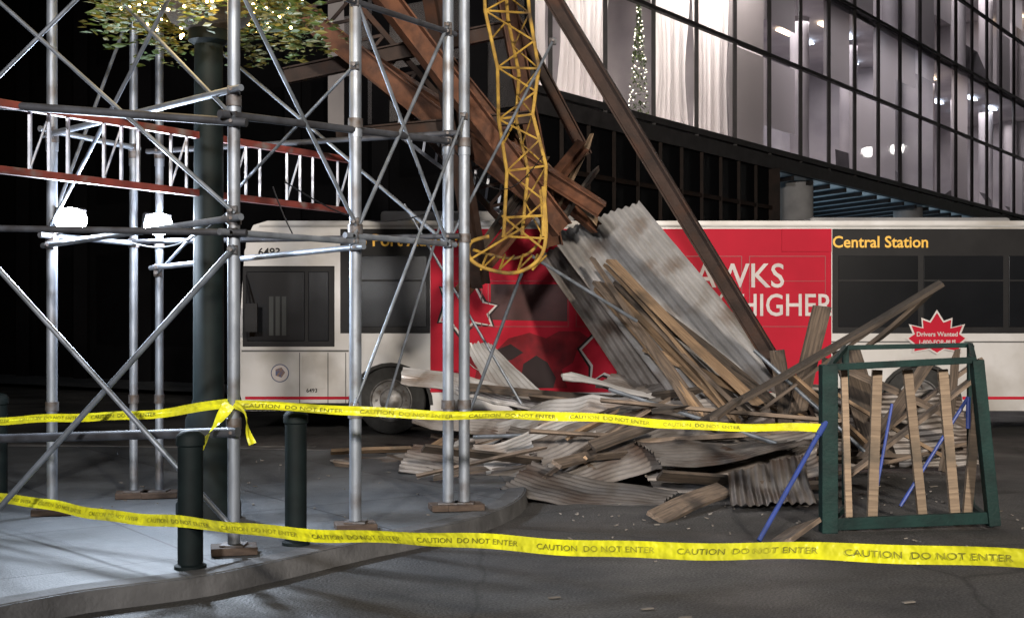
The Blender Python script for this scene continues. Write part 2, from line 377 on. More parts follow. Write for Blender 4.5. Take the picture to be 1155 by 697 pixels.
inn.quad(F(0,ZB-0.3,-5),F(0,ZB-0.3,-0.2),F(0,ZB+RH*NR,-0.2),F(0,ZB+RH*NR,-5))
inn.quad(F(T1,ZB-0.3,-5),F(T1,ZB-0.3,0),F(T1,ZB+RH*NR,0),F(T1,ZB+RH*NR,-5))
for zz in (ZB-0.1, ZB+RH*2-0.15, ZB+RH*4-0.15, ZB+RH*5):
    inn.quad(F(0,zz,-5),F(T1,zz,-5),F(T1,zz,-0.15),F(0,zz,-0.15)); inn.quad(F(0,zz+0.25,-5),F(T1,zz+0.25,-5),F(T1,zz+0.25,-0.15),F(0,zz+0.25,-0.15))
for t in (10.85,25.2,41.6):
    inn.quad(F(t,ZB,-5),F(t,ZB,-0.2),F(t,ZB+RH*NR,-0.2),F(t,ZB+RH*NR,-5))
inn.obj('interior_walls',M['inner'],bld)
cu=MB()
def curtain(t0,t1,z0,z1,off,gather=0.0):
    n=int((t1-t0)*26); nz_=10; b=len(cu.v); tm=(t0+t1)/2
    for i in range(n+1):
        for j in range(nz_+1):
            v_=j/nz_; pinch=1-gather*math.exp(-((v_-0.35)/0.28)**2)
            t=tm+(t0+(t1-t0)*i/n-tm)*pinch; o=off+0.07*math.sin(i*0.9)+0.03*math.sin(i*0.37)
            cu.v.append(F(t,z0+(z1-z0)*v_,o))
    for i in range(n):
        for j in range(nz_): a=b+i*(nz_+1)+j; cu.f.append((a,a+nz_+1,a+nz_+2,a+1))
for (a,c,g) in ((0.1,2.2,0.1),(2.4,4.7,0.25),(6.5,8.6,0.3),(8.7,10.7,0.15)):
    curtain(a,c,ZB+0.15,ZB+2*RH-0.25,-1.15,g)
    curtain(a,c,ZB+2*RH+0.15,ZB+4*RH-0.25,-1.15,g)
cu.obj('curtains',M['curtain'],bld,smooth=True)
ic=MB(); ip=MB()
for i in range(12): ic.tube(F(12.5+i*4.1,ZB,-1.6),F(12.5+i*4.1,ZB+RH*NR,-1.6),0.3,14)
for i in range(5,len(ts)-1):
    for lv_ in (0,2):
        if R.random()<0.5:
            h=R.choice((0.8,1.1,2.1)); ip.quad(F(ts[i]+0.2,ZB+RH*lv_+0.16,-R.uniform(0.6,2.5)),F(ts[i+1],ZB+RH*lv_+0.16,-R.uniform(0.6,2.5)),F(ts[i+1],ZB+RH*lv_+h,-1.5),F(ts[i]+0.2,ZB+RH*lv_+h,-1.5))
ic.obj('interior_columns',M['inner'],bld,smooth=True); ip.obj('partitions',pmat('partition',(0.06,0.055,0.06),0.8,0,(0.15,0.14,0.15),0.5),bld)
# translucent roller blinds, lit from inside
def blindmat(name,c):
    m=bpy.data.materials.new(name); m.use_nodes=True; nt=m.node_tree; N=nt.nodes; L=nt.links; N.clear()
    o=N.new('ShaderNodeOutputMaterial'); d=N.new('ShaderNodeBsdfDiffuse'); t=N.new('ShaderNodeBsdfTranslucent'); mx=N.new('ShaderNodeMixShader'); mx.inputs[0].default_value=0.5
    d.inputs[0].default_value=(c,c*0.96,c,1); t.inputs[0].default_value=(c,c*0.95,c*0.97,1); L.new(d.outputs[0],mx.inputs[1]); L.new(t.outputs[0],mx.inputs[2]); L.new(mx.outputs[0],o.inputs[0]); return m
blinds=[(MB(),blindmat('blind_%d'%k,c)) for k,c in enumerate((0.35,0.5,0.7))]
for i in range(5,len(ts)-1):
    for r in range(NR):
        if R.random()<0.42:
            q=R.choice([0,1,2]); z1=ZB+RH*(r+1)-0.02; z0=ZB+RH*r+ (0.02 if R.random()<.7 else R.uniform(0.5,1.6))
            blinds[q][0].quad(F(ts[i],z0,-0.16),F(ts[i+1],z0,-0.16),F(ts[i+1],z1,-0.16),F(ts[i],z1,-0.16))
for k,(mb,mt) in enumerate(blinds): mb.obj('blinds_%d'%k,mt,bld)
cl=MB(); clw=MB()
for i,t in enumerate((14.5,17.3,18.9,21,23,27.5,30,33,36,41,46)):
    z=ZB+RH*2-0.22 if i%3 else ZB+RH*4-0.22
    for o in (-1.2,-2.6): (clw if i%4==1 else cl).beam(F(t,z,o),F(t+1.0,z,o),0.22,0.05)
cl.obj('glint_strips',M['ceil'],bld); clw.obj('glint_strips_warm',M['glintw'],bld)  # glowing strips added in place of lights reflected in the glass
fl=MB()
for i in range(80):
    a=R.uniform(0,6.28); z=R.uniform(ZB+0.2,ZB+2.9); r=0.30*(1-(z-ZB)/3.4)
    fl.sphere(F(5.6,z,-0.9)+Vector((math.cos(a)*r,math.sin(a)*r,0)),0.016,3)
fl.obj('string_lights',M['fairyc'],bld)
tr=MB()
for i in range(500):
    a=R.uniform(0,6.28); z=R.uniform(ZB+0.1,ZB+3.0); r=0.30*(1-(z-ZB)/3.4)*R.random()**.5; p=F(5.6,z,-0.9)+Vector((math.cos(a)*r,math.sin(a)*r,0))
    q=Matrix.Rotation(R.uniform(0,6.28),3,'Z')@Matrix.Rotation(R.uniform(-1,1),3,'Y')
    tr.quad(*[q@Vector(v_)*0.07+p for v_ in ((-1,0,0),(0,-.3,0),(1,0,0),(0,.3,0))])
tr.obj('indoor_tree',M['leaf'],bld)
lo=MB(); lg=MB()
t=0.0
while t<=11.01:
    lo.beam(F(t,0),F(t,ZB-0.45),0.08,0.12,0); t+=1.0
for z in (0.4,2.9,4.6): lo.beam(F(0,z,0.01),F(11,z,0.01),0.08,0.10)
lo.beam(F(11.1,0),F(11.1,ZB-0.45),0.3,0.3)
lg.quad(F(0,0,-0.05),F(11,0,-0.05),F(11,ZB-0.3,-0.05),F(0,ZB-0.3,-0.05))
lo.obj('shopfront_frames',M['mullionb'],bld); lg.obj('shopfront_glazing',M['voidglass'],bld)
so=MB(); so.quad(F(11.2,ZB-0.5,0),F(T1,ZB-0.5,0),F(T1,ZB-0.5,-5),F(11.2,ZB-0.5,-5)); so.obj('soffit',M['teal'],bld)
rb=MB()
t=11.3
while t<T1:
    rb.beam(F(t,ZB-0.56,-0.1),F(t+2.6,ZB-0.56,-4.9),0.10,0.12); t+=1.3
rb.obj('soffit_ribs',M['mullion'],bld)
rw=MB(); rw.quad(F(11.2,0,-4.9),F(T1,0,-4.9),F(T1,ZB-0.5,-4.9),F(11.2,ZB-0.5,-4.9)); rw.obj('recessed_glazing',M['busglass'],bld)
rm=MB(); t=11.5
while t<T1: rm.beam(F(t,0,-4.8),F(t,ZB-0.6,-4.8),0.12,0.12); t+=2.05
for z in (0.3,2.8,4.2): rm.beam(F(11.2,z,-4.78),F(T1,z,-4.78),0.1,0.12)
rm.obj('recessed_frames',M['darkpipe'],bld)
co=MB()
for t in (14.2,24,34,44,54): co.tube(F(t,0,-0.7),F(t,ZB-0.5,-0.7),0.50,28)
co.obj('columns',M['concrete'],bld,smooth=True)
V=Vector((-0.808,0.589,0)); dk=empty('dark_office_building')
def G(s,z,off=0): p=C0+V*s-U*off; return Vector((p.x,p.y,z))
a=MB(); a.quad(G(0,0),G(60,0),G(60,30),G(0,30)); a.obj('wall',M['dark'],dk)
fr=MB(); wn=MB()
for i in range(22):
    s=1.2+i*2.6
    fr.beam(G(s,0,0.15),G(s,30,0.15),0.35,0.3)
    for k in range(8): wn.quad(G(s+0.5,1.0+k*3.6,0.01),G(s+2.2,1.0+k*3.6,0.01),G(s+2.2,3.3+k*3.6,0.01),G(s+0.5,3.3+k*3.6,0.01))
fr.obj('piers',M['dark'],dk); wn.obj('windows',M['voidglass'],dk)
far_sw=MB(); p=[G(60,0.0,5),G(0,0.0,2.2),F(0,0,2.2),F(T1,0,3.0),F(T1,0,-5),C0+V*0,G(60,0,0)]
far_sw.quad(*[(q.x,q.y,0.12) for q in p]); far_sw.obj('sidewalk',M['sidewalk'])

# ------------------------------------------------------------ bus
bus=empty('city_bus'); Y=17.5; X0=-3.86; X1=8.2; ZL=0.34; ZT=3.02
WR=5.75
def arch(cx,r,n=14):
    return [(cx+r*math.cos(math.pi*i/n), 0.42+r*math.sin(math.pi*i/n)) for i in range(n+1)]
side=[(X0+0.08,ZL)]
side+= [(-1.71-0.56,ZL)]+arch(-1.71,0.56)[::-1]+[(-1.71+0.56,ZL)]
side+= [(WR-0.56,ZL)]+arch(WR,0.56)[::-1]+[(WR+0.56,ZL)]
side+= [(X1-0.05,ZL),(X1,0.9),(X1,ZT-0.25),(X1-0.08,ZT-0.06),(X1-0.25,ZT),(X0+0.40,ZT),(X0+0.2,ZT-0.06),(X0+0.10,ZT-0.25),(X0+0.0,1.2),(X0,0.7)]
bm=bmesh.new()
fv=[bm.verts.new((x,Y,z)) for x,z in side]; bv=[bm.verts.new((x,Y+2.55,z)) for x,z in side]
n=len(side)
bm.faces.new(fv); bm.faces.new(bv[::-1])
for i in range(n): bm.faces.new((fv[i],bv[i],bv[(i+1)%n],fv[(i+1)%n]))
bmesh.ops.recalc_face_normals(bm,faces=bm.faces)
ed=[e for e in bm.edges if all(v.co.z>ZT-0.3 for v in e.verts) and abs(e.verts[0].co.y-e.verts[1].co.y)<1e-4]
bmesh.ops.bevel(bm,geom=ed,offset=0.07,segments=4,affect='EDGES')
me=bpy.data.meshes.new('body'); bm.to_mesh(me); bm.free(); me.materials.append(M['white'])
link(bpy.data.objects.new('body',me),bus)
def pan(name,x0,x1,z0,z1,off,mat,rnd=0.0,th=0.012):
    mb=MB().box((x0,Y-off,z0),(x1,Y-off+th,z1)); return mb.obj(name,mat,bus,bevel=rnd)
pan('upper_band_front',-2.42,-1.155,1.43,2.90,0.006,M['busblack'])
pan('upper_band_rear',4.515,X1-0.1,1.43,2.90,0.006,M['busblack'])
for i,(a,c) in enumerate(((-2.30,-1.2),(4.60,5.72),(5.80,6.92),(7.0,7.9))):
    pan('window_%d'%i,a,c,1.52,2.52,0.018,M['busglass'],0.02)
    pan('window_bar_%d'%i,a,c,2.16,2.185,0.028,M['busblack'])
pan('driver_window_frame',X0+0.06,-2.50,1.24,2.38,0.006,M['busblack'],0.03,0.02)
pan('driver_window',X0+0.12,-2.92,1.32,2.30,0.018,M['busglass'],0.02,0.02)
pan('driver_window_rear',-2.87,-2.58,1.32,2.30,0.018,M['busglass'],0.02,0.02)
lv=MB()
for k in range(3): lv.box((-3.42+k*0.09,Y-0.022,1.40),(-3.36+k*0.09,Y-0.0185,1.95))
lv.obj('driver_seat_screen',pmat('screen',(0.035,0.04,0.042),0.7),bus)
mir=MB().box((X0+0.16,Y-0.36,1.45),(X0+0.34,Y-0.30,1.85)); mir.tube((X0+0.1,Y+0.05,2.3),(X0+0.24,Y-0.33,1.85),0.015); mir.obj('mirror',M['busblack'],bus,bevel=0.02)
sk_=MB()
for x in (-3.0,-2.6,-2.35,4.9): sk_.box((x,Y-0.004,0.38),(x+0.012,Y+0.01,1.16))
sk_.box((X0+0.05,Y-0.006,1.17),(-2.3,Y+0.01,1.195)); sk_.box((4.5,Y-0.006,1.30),(X1,Y+0.01,1.32))
sk_.obj('panel_seams',pmat('seam',(0.1,0.1,0.1),0.6),bus)
pan('red_stripe_front',X0+0.1,-2.3,0.50,0.54,0.006,M['ad']); pan('red_stripe_rear',WR+0.6,X1-0.05,0.50,0.54,0.006,M['ad'])
pan('lower_rubber',X0+0.1,-2.3,0.345,0.45,0.008,M['busblack'])
pan('access_door',-2.95,-2.62,0.65,1.12,0.008,M['white'],0.004)
def disc(mb,cx,cz,r,y,n=28): mb.quad(*[(cx+r*math.cos(2*math.pi*i/n),y,cz+r*math.sin(2*math.pi*i/n)) for i in range(n)])
sf=MB(); disc(sf,-3.27,0.87,0.13,Y-0.007); sf.obj('seal_outer',pmat('seal_blue',(0.10,0.12,0.22),0.5),bus)
sf=MB(); disc(sf,-3.27,0.87,0.115,Y-0.010); sf.obj('seal_inner',M['adw'],bus)
sf=MB(); disc(sf,-3.27,0.88,0.075,Y-0.013,5); sf.obj('seal_crest',pmat('seal_red',(0.25,0.14,0.08),0.5,col2=(0.05,0.08,0.2),scale=30),bus)
for k,cx in enumerate((-1.71,WR)):
    wh=empty('wheel_%d'%k); wh.parent=bus
    t=MB(); n=40; pr=[(0.30,0.0),(0.43,0.0),(0.475,0.03),(0.485,0.08),(0.485,0.24),(0.43,0.28)]
    for r_,yy in pr:
        for i in range(n): a_=2*math.pi*i/n; t.v.append(Vector((cx+r_*math.cos(a_),Y+0.03+yy,0.485+r_*math.sin(a_))))
    for j in range(len(pr)-1):
        for i in range(n): t.f.append((j*n+i,j*n+(i+1)%n,(j+1)*n+(i+1)%n,(j+1)*n+i))
    t.obj('tyre',M['rubber'],wh,smooth=True)
    t=MB(); pr=[(0.31,0.01),(0.285,0.0),(0.27,0.05),(0.17,0.08),(0.15,0.02),(0.08,-0.02),(0.0001,-0.02)]
    for r_,yy in pr:
        for i in range(n): a_=2*math.pi*i/n; t.v.append(Vector((cx+r_*math.cos(a_),Y+0.03+yy,0.485+r_*math.sin(a_))))
    for j in range(len(pr)-1):
        for i in range(n): t.f.append((j*n+i,j*n+(i+1)%n,(j+1)*n+(i+1)%n,(j+1)*n+i))
    t.obj('rim',M['rim'],wh,smooth=True)
    t=MB()
    for i in range(10): a_=2*math.pi*i/10; t.tube((cx+.21*math.cos(a_),Y+0.06,0.485+.21*math.sin(a_)),(cx+.21*math.cos(a_),Y+0.12,0.485+.21*math.sin(a_)),0.018,6)
    t.obj('nuts',M['coupler'],wh)
    ar=MB(); ar.box((cx-0.6,Y+0.5,0.30),(cx+0.6,Y+0.55,1.1)); ar.obj('arch_liner',M['busblack'],wh)
    af=MB()
    for i in range(14):
        a1=math.pi*i/14;a2=math.pi*(i+1)/14
        af.quad(*[(cx+r_*math.cos(q),Y-0.008,0.42+r_*math.sin(q)) for r_,q in ((0.55,a1),(0.60,a1),(0.60,a2),(0.55,a2))])
    af.obj('arch_trim',M['rubber'],wh)
rp=MB(); rp.box((-1.9,Y+0.4,ZT-0.02),(0.9,Y+2.1,ZT+0.17)); rp.box((4.3,Y+0.4,ZT-0.02),(7.2,Y+2.1,ZT+0.08)); rp.obj('roof_units',M['concrete'],bus,bevel=0.05)
pan('gutter',X0+0.3,X1-0.1,2.925,2.955,0.016,pmat('gutter',(0.4,0.4,0.4),0.5))
pan('ad_panel',-1.15,4.50,0.60,2.90,0.010,M['ad'])
adseam=pmat('ad_seam',(0.28,0.006,0.016),0.5)
for i,(a,c) in enumerate(((-0.95,-0.42),(-0.34,0.80),(0.90,2.02),(2.12,3.24),(3.34,4.42))):
    fr=MB()
    x0,x1,z0,z1=a,c,1.52,2.52
    for q in ((x0,z0,x1,z0+0.012),(x0,z1-0.012,x1,z1),(x0,z0+0.012,x0+0.012,z1-0.012),(x1-0.012,z0+0.012,x1,z1-0.012),(x0+0.012,2.16,x1-0.012,2.17)): fr.box((q[0],Y-0.016,q[1]),(q[2],Y-0.009,q[3]))
    fr.obj('ad_window_outline_%d'%i,adseam,bus)
def poly(name,pts,off,mat):
    mb=MB(); mb.quad(*[(x,Y-off,z) for x,z in pts]); return mb.obj(name,mat,bus)
poly('ad_film',[(-0.30,1.62),(0.78,1.60),(0.78,2.12),(-0.30,2.12)],0.0125,M['adgrey'])
def outline_poly(name,pts,mat_in,d=0.035,off=0.013):
    cx=sum(p[0] for p in pts)/len(pts); cz=sum(p[1] for p in pts)/len(pts)
    def grow(k):
        o=[]
        for x,z in pts:
            l=math.hypot(x-cx,z-cz); o.append((x+(x-cx)/l*k,z+(z-cz)/l*k))
        return o
    poly(name+'_black',grow(2*d),off,M['adk']); poly(name+'_white',grow(d),off+0.003,M['adw']); poly(name+'_fill',pts,off+0.006,mat_in)
outline_poly('wing_left',[(-0.58,2.18),(-0.42,1.86),(-0.24,1.82),(-0.36,1.70),(-0.30,1.55),(-0.55,1.60),(-0.72,1.42),(-0.86,1.62),(-1.00,1.60),(-0.90,1.86),(-0.98,2.05),(-0.75,1.98)],M['ad'])
outline_poly('wing_right',[(0.98,1.20),(1.40,1.62),(1.36,1.36),(1.74,1.44),(1.50,1.18),(1.80,1.06),(1.52,0.98),(1.66,0.74),(1.30,0.88),(1.12,0.76),(1.14,0.98)],M['ad'])
poly('hawk_body',[(-0.55,0.66),(-0.48,1.02),(-0.62,1.22),(-0.25,1.16),(-0.05,1.36),(0.25,1.44),(0.48,1.36),(0.66,1.46),(0.95,1.46),(1.12,1.34),(0.92,1.20),(0.86,1.02),(0.70,0.92),(0.78,0.66)],0.0125,M['adm'])
poly('hawk_black_patch',[(0.1,0.66),(0.16,1.0),(0.34,1.12),(0.50,1.02),(0.62,0.80),(0.58,0.66)],0.016,M['adk'])  # black shape printed in the hawk artwork
poly('hawk_beak',[(-0.30,1.16),(-0.02,1.28),(0.16,1.16),(0.0,1.06),(-0.2,1.02)],0.016,M['adk'])
outline_poly('hawk_curl',[(-0.70,1.10),(-0.40,1.12),(-0.16,0.92),(-0.06,0.68),(-0.22,0.68),(-0.34,0.86),(-0.52,0.94)],M['adm'],0.02)
def btext(name,body,x,z,size,mat,off=0.02,bold=0.0,sx=1.0,center=False):
    vs,fs=textmesh(body,size,bold); w=max(v[0] for v in vs)*sx
    if center: x=x-w/2
    mb=MB(); mb.v=[Vector((x+v[0]*sx,Y-off,z+v[1])) for v in vs]; mb.f=fs
    mb.obj(name,mat,bus); return w
btext('ad_text_hawks','HAWKS',2.24,2.08,0.48,M['adw'],0.02,0.004,0.94)
btext('ad_text_higher','HIGHER',3.20,1.68,0.44,M['adw'],0.02,0.004,0.84)
btext('ad_text_fly','FLY',2.50,1.68,0.44,M['adw'],0.02,0.004,0.70)
btext('route_text_front','To Port Authority',-2.32,2.66,0.235,M['signy'],0.012,0.004,1.02)
btext('route_text_rear','Grand Central Station',3.88,2.64,0.225,M['signy'],0.024,0.004,0.98)
btext('fleet_number','6493',X0+0.28,2.52,0.16,M['busblack'],0.008,0.003)
btext('fleet_number_low','6493',-2.9,0.60,0.08,M['busblack'],0.010,0.001)
pan('ad_header',3.80,4.50,2.58,2.90,0.026,M['ad'])
leafpts=[(0,0.34),(0.09,0.20),(0.20,0.24),(0.19,0.12),(0.36,0.16),(0.31,0.04),(0.40,-0.02),(0.30,-0.10),(0.32,-0.20),(0.10,-0.16),(0,-0.22),(-0.10,-0.16),(-0.32,-0.20),(-0.30,-0.10),(-0.40,-0.02),(-0.31,0.04),(-0.36,0.16),(-0.19,0.12),(-0.20,0.24),(-0.09,0.20)]
poly('badge_rim',[(5.98+x*1.1,1.38+z*1.13) for x,z in leafpts],0.030,M['adw'])
poly('badge',[(5.98+x,1.38+z) for x,z in leafpts],0.033,M['ad'])
btext('badge_text','Drivers Wanted',5.98,1.39,0.088,M['adw'],0.036,0.002,1,True)
btext('badge_text_b','1-800-FOR-BUS',5.98,1.28,0.08,M['adw'],0.036,0.002,1,True)

# ------------------------------------------------------------ scaffolding
sc=empty('scaffolding')
P1=(-1.77,7.9);P2=(-1.11,8.8);P3=(-0.50,9.72);P3b=(-0.375,9.74);Q1=(-3.52,9.5);Q2=(-3.17,10.4);Q3=(-2.96,10.42);L1=(-4.40,8.4)
posts=[(P1,0.040),(P2,0.043),(P3,0.043),(P3b,0.043),(Q1,0.040),(Q2,0.034),(Q3,0.034),(L1,0.04)]
po=MB(); cpl=MB(); bk=MB(); bp_=MB()
for (x,y),r in posts:
    po.tube((x,y,0.19),(x,y,6.4),r,20)
    bk.beam((x-0.14,y-0.03,0.150),(x+0.14,y+0.04,0.150),0.2,0.05)
    bp_.beam((x-0.075,y,0.182),(x+0.075,y,0.182),0.15,0.01)
    for z in (0.95,2.25,3.0,4.2,5.4): cpl.tube((x,y,z-0.035),(x,y,z+0.035),r+0.010,12)
    po.tube((x,y,2.9),(x,y,2.96),r+0.006,16)
bk.obj('sill_blocks',M['block'],sc,bevel=0.006); bp_.obj('base_plates',M['coupler'],sc)
po.obj('posts',M['pipe'],sc,smooth=True)
ho=MB()
def H(a,za,b,zb,r=0.022,ext=0.10,mb=None):
    a=Vector((*a,za)); b=Vector((*b,zb)); d=(b-a).normalized()
    o=Vector((0.0,-0.06,0)); (mb or ho).tube(a-d*ext+o,b+d*ext+o,r,10)
    for p in (a,b):
        cpl.tube(p+Vector((-0.03,-0.035,0)),p+Vector((0.03,-0.035,0)),0.032,8)
        cpl.tube(p+Vector((0,-0.10,0.0)),p+Vector((0,-0.03,0.0)),0.012,6)
dp=MB()
H(L1,2.24,P1,2.16,mb=dp); H(P1,2.16,P2,2.16); H(P2,2.2,P3,2.2); H(Q1,2.25,Q2,2.25); H(Q1,2.18,P1,2.25)
H(L1,3.12,P1,2.86,mb=dp,r=0.028); H(P1,2.9,P3,3.0,mb=dp,r=0.026); H(Q1,3.05,Q2,3.05); H(Q1,3.02,P1,3.06)
H(P1,0.90,(-3.9,9.0),0.75,mb=dp,r=0.032,ext=0.05)
H(Q1,4.2,Q3,4.2); H(P2,3.85,P3,3.85,mb=dp); H(L1,4.05,P1,3.7,mb=dp,r=0.03); H(Q3,2.05,P2,2.12)
H(Q2,2.26,P3,2.26,mb=dp)
H(Q3,3.02,P3,3.06,mb=dp)
dp.obj('dark_ledgers',M['darkpipe'],sc,smooth=True); ho.obj('ledgers',M['pipe'],sc,smooth=True)
br_=MB()
def X(a,za,b,zb,r=0.014): H(a,za,b,zb,r,0.03,br_)
X(P1,0.30,L1,3.0,0.018); X(P1,2.05,(-3.65,8.5),0.15,0.020)
X(L1,2.3,P1,4.6); X(L1,4.6,P1,2.3)
X(Q1,2.3,Q2,4.2); X(Q1,4.6,P1,2.9); X(Q1,2.3,P1,4.4)
X(P1,3.8,P2,2.3); X(P2,2.2,P3,3.9); X(P2,3.9,P3,2.2); X(P2,1.0,P3b,3.2,0.012)
X(Q3,4.3,P3,2.2); X(Q3,2.0,P2,3.4,0.012)
X(P3,2.2,(0.35,10.7),4.0,0.012); X(P1,3.9,P3,5.1)
br_.obj('braces',M['brace'],sc,smooth=True); cpl.obj('couplers',M['coupler'],sc,smooth=True)
wr=MB()
for a_,c_,s_ in (((-1.5,8.2,2.52),(-0.6,9.6,2.45),0.16),((-2.9,9.4,2.2),(-1.8,7.9,2.3),0.12),((-0.5,9.7,3.0),(0.3,12,3.2),0.35),((-1.6,8.3,2.5),(-1.45,8.3,2.15),0.02)):
    a_,c_=Vector(a_),Vector(c_); pts=[a_.lerp(c_,k/14)-Vector((0,0,s_*math.sin(math.pi*k/14))) for k in range(15)]; wr.path(pts,0.005,6)
wr.obj('hanging_cables',M['busblack'],sc,smooth=True)

lad=empty('ladder_beam'); a=Vector((-4.25,6.8,0)); b=Vector((-1.33,10.55,0))
rl=MB(); rl.beam(a+Vector((0,0,3.03)),b+Vector((0,0,2.96)),0.05,0.050); rl.beam(a+Vector((0,0,2.60)),b+Vector((0,0,2.53)),0.05,0.050)
rl.obj('rails',M['redrail'],lad,bevel=0.004)
rg=MB(); nr=34
for i in range(nr):
    q=(i+0.5)/nr
    if i%4==3: continue
    p=a.lerp(b,q); z=0.07*q; rg.beam(p+Vector((0,0,2.62-z)),p+Vector((0,0,3.01-z)),0.018,0.030)
    if i%4==0:
        p2=a.lerp(b,(i+1.5)/nr); rg.tube(p+Vector((0,0,2.63-z)),p2+Vector((0,0,3.0-z)),0.008,6)
rg.obj('rungs',M['alu'],lad)

def worklight(c, aim, post):
    e=empty('work_light'); c=Vector(c); d=(Vector(aim)-c).normalized(); dd,y,z=frame(c,c+d)
    h=MB(); h.beam(c-d*0.09,c-d*0.03,0.22,0.16)
    for k in range(6): h.beam(c-d*0.12+y*(-0.1+k*0.04),c-d*0.09+y*(-0.1+k*0.04),0.012,0.13)
    h.tube(c-d*0.05-z*0.07,Vector((post[0],post[1],c.z-0.12)),0.012,6)
    h.obj('housing',M['lampm'],e,bevel=0.01)
    f=MB(); n=28
    for j in range(5):       # deep frosted dome
        th=math.pi/2*j/4
        if j==0: f.v.append(c+d*0.09); continue
        rr=math.sin(th)
        for i in range(n):
            a_=2*math.pi*i/n; f.v.append(c+d*(0.11*math.cos(th)-0.02)+y*0.118*rr*math.cos(a_)+z*0.095*rr*math.sin(a_))
    for i in range(n): f.f.append((0,1+i,1+(i+1)%n))
    for j in range(3):
        for i in range(n): o=1+j*n; f.f.append((o+i,o+n+i,o+n+(i+1)%n,o+(i+1)%n))
    f.obj('led_lens',M['led'],e,smooth=True)
    ld=bpy.data.lights.new('lamp','AREA'); ld.shape='RECTANGLE'; ld.size=0.22; ld.size_y=0.12; ld.energy=120; ld.color=(0.72,0.84,1.0)
    lo_=bpy.data.objects.new('lamp',ld); lo_.location=c+d*0.11; lo_.rotation_euler=d.to_track_quat('-Z','Y').to_euler(); link(lo_,e)
worklight((-3.33,9.38,2.36),(-1.2,5.5,0.9),Q1); worklight((-2.93,10.3,2.40),(-0.3,6.5,0.9),Q3)

# ------------------------------------------------------------ planter pole
pp=empty('planter_pole'); c=(-2.28,9.33,0.12)
MB().lathe(c,[(0.24,0),(0.24,0.12),(0.19,0.18),(0.17,0.75),(0.14,0.82),(0.115,0.9),(0.105,3.55),(0.15,3.58),(0.15,3.66),(0.02,3.68)],24).obj('pole',M['dkgreen'],pp,smooth=True)
hb=MB().lathe((-2.28,9.33,3.76),[(0.10,0),(0.28,0.08),(0.38,0.24),(0.42,0.36),(0.40,0.36),(0.05,0.32)],28); hb.obj('basket',pmat('basket',(0.035,0.025,0.015),0.9,col2=(0.02,0.015,0.01),bump=0.5),pp,smooth=True)
lf=MB(); lf2=MB()
def leafq(mb,p,s,el=1.4):
    q=Matrix.Rotation(R.uniform(0,6.28),3,'Z')@Matrix.Rotation(R.uniform(-1.2,1.2),3,'X')
    mb.quad(*[q@Vector(v_)*s+p for v_ in ((-el,0,0),(0,-0.5,0.12),(el,0,0),(0,0.5,0.12))])
for i in range(4200):
    a_=R.uniform(0,6.283); rr=0.85*math.sqrt(R.random()); h=R.uniform(-0.16,0.75)*(1-rr*0.4)
    droop=max(0,rr-0.25)*0.6*R.random()
    p=Vector((-2.28+rr*math.cos(a_),9.33+rr*math.sin(a_),4.02+h-droop))
    if noise.noise(p*4.0)<-0.10: continue
    leafq(lf if R.random()<0.6 else lf2,p,R.uniform(0.022,0.05))
for i in range(60):
    a_=R.uniform(0,6.283); base=Vector((-2.28+0.32*math.cos(a_),9.33+0.32*math.sin(a_),4.05)); ln=R.uniform(0.08,0.72)
    for k in range(18):
        q_=k/17; p=base+Vector((math.cos(a_)*ln*q_,math.sin(a_)*ln*q_,0.14*q_-0.48*q_*q_))
        for m_ in range(3): leafq(lf2 if m_ else lf,p+Vector((R.uniform(-.03,.03),R.uniform(-.03,.03),R.uniform(-.03,.03))),R.uniform(0.02,0.04))
lf.obj('foliage',M['leaf'],pp); lf2.obj('foliage_trailing',M['leaf2'],pp)
fy=MB()
for i in range(110):
    a_=R.uniform(0,6.283); rr=R.uniform(0.40,0.72); fy.sphere((-2.28+rr*math.cos(a_),9.33+rr*math.sin(a_),3.82+R.uniform(-0.02,0.30)),0.012,4)
fy.obj('string_lights',M['fairy'],pp)
ld=bpy.data.lights.new('string_glow','POINT'); ld.energy=55; ld.color=(1,0.68,0.28); ld.shadow_soft_size=0.3
o=bpy.data.objects.new('string_glow',ld); o.location=(-2.2,8.35,3.95); link(o,pp)

for (x,y,h,r) in ((-1.435,8.24,0.90,0.072),(-1.93,7.45,0.83,0.075),(-4.30,10.4,0.88,0.07)):
    MB().lathe((x,y,0.12),[(r+0.02,0),(r+0.02,0.02),(r,0.03),(r,h-0.10),(r+0.010,h-0.09),(r+0.010,h-0.04),(r*0.8,h-0.01),(r*0.3,h),(0.001,h)],24).obj('bollard',M['dkgreen'],None,smooth=True)

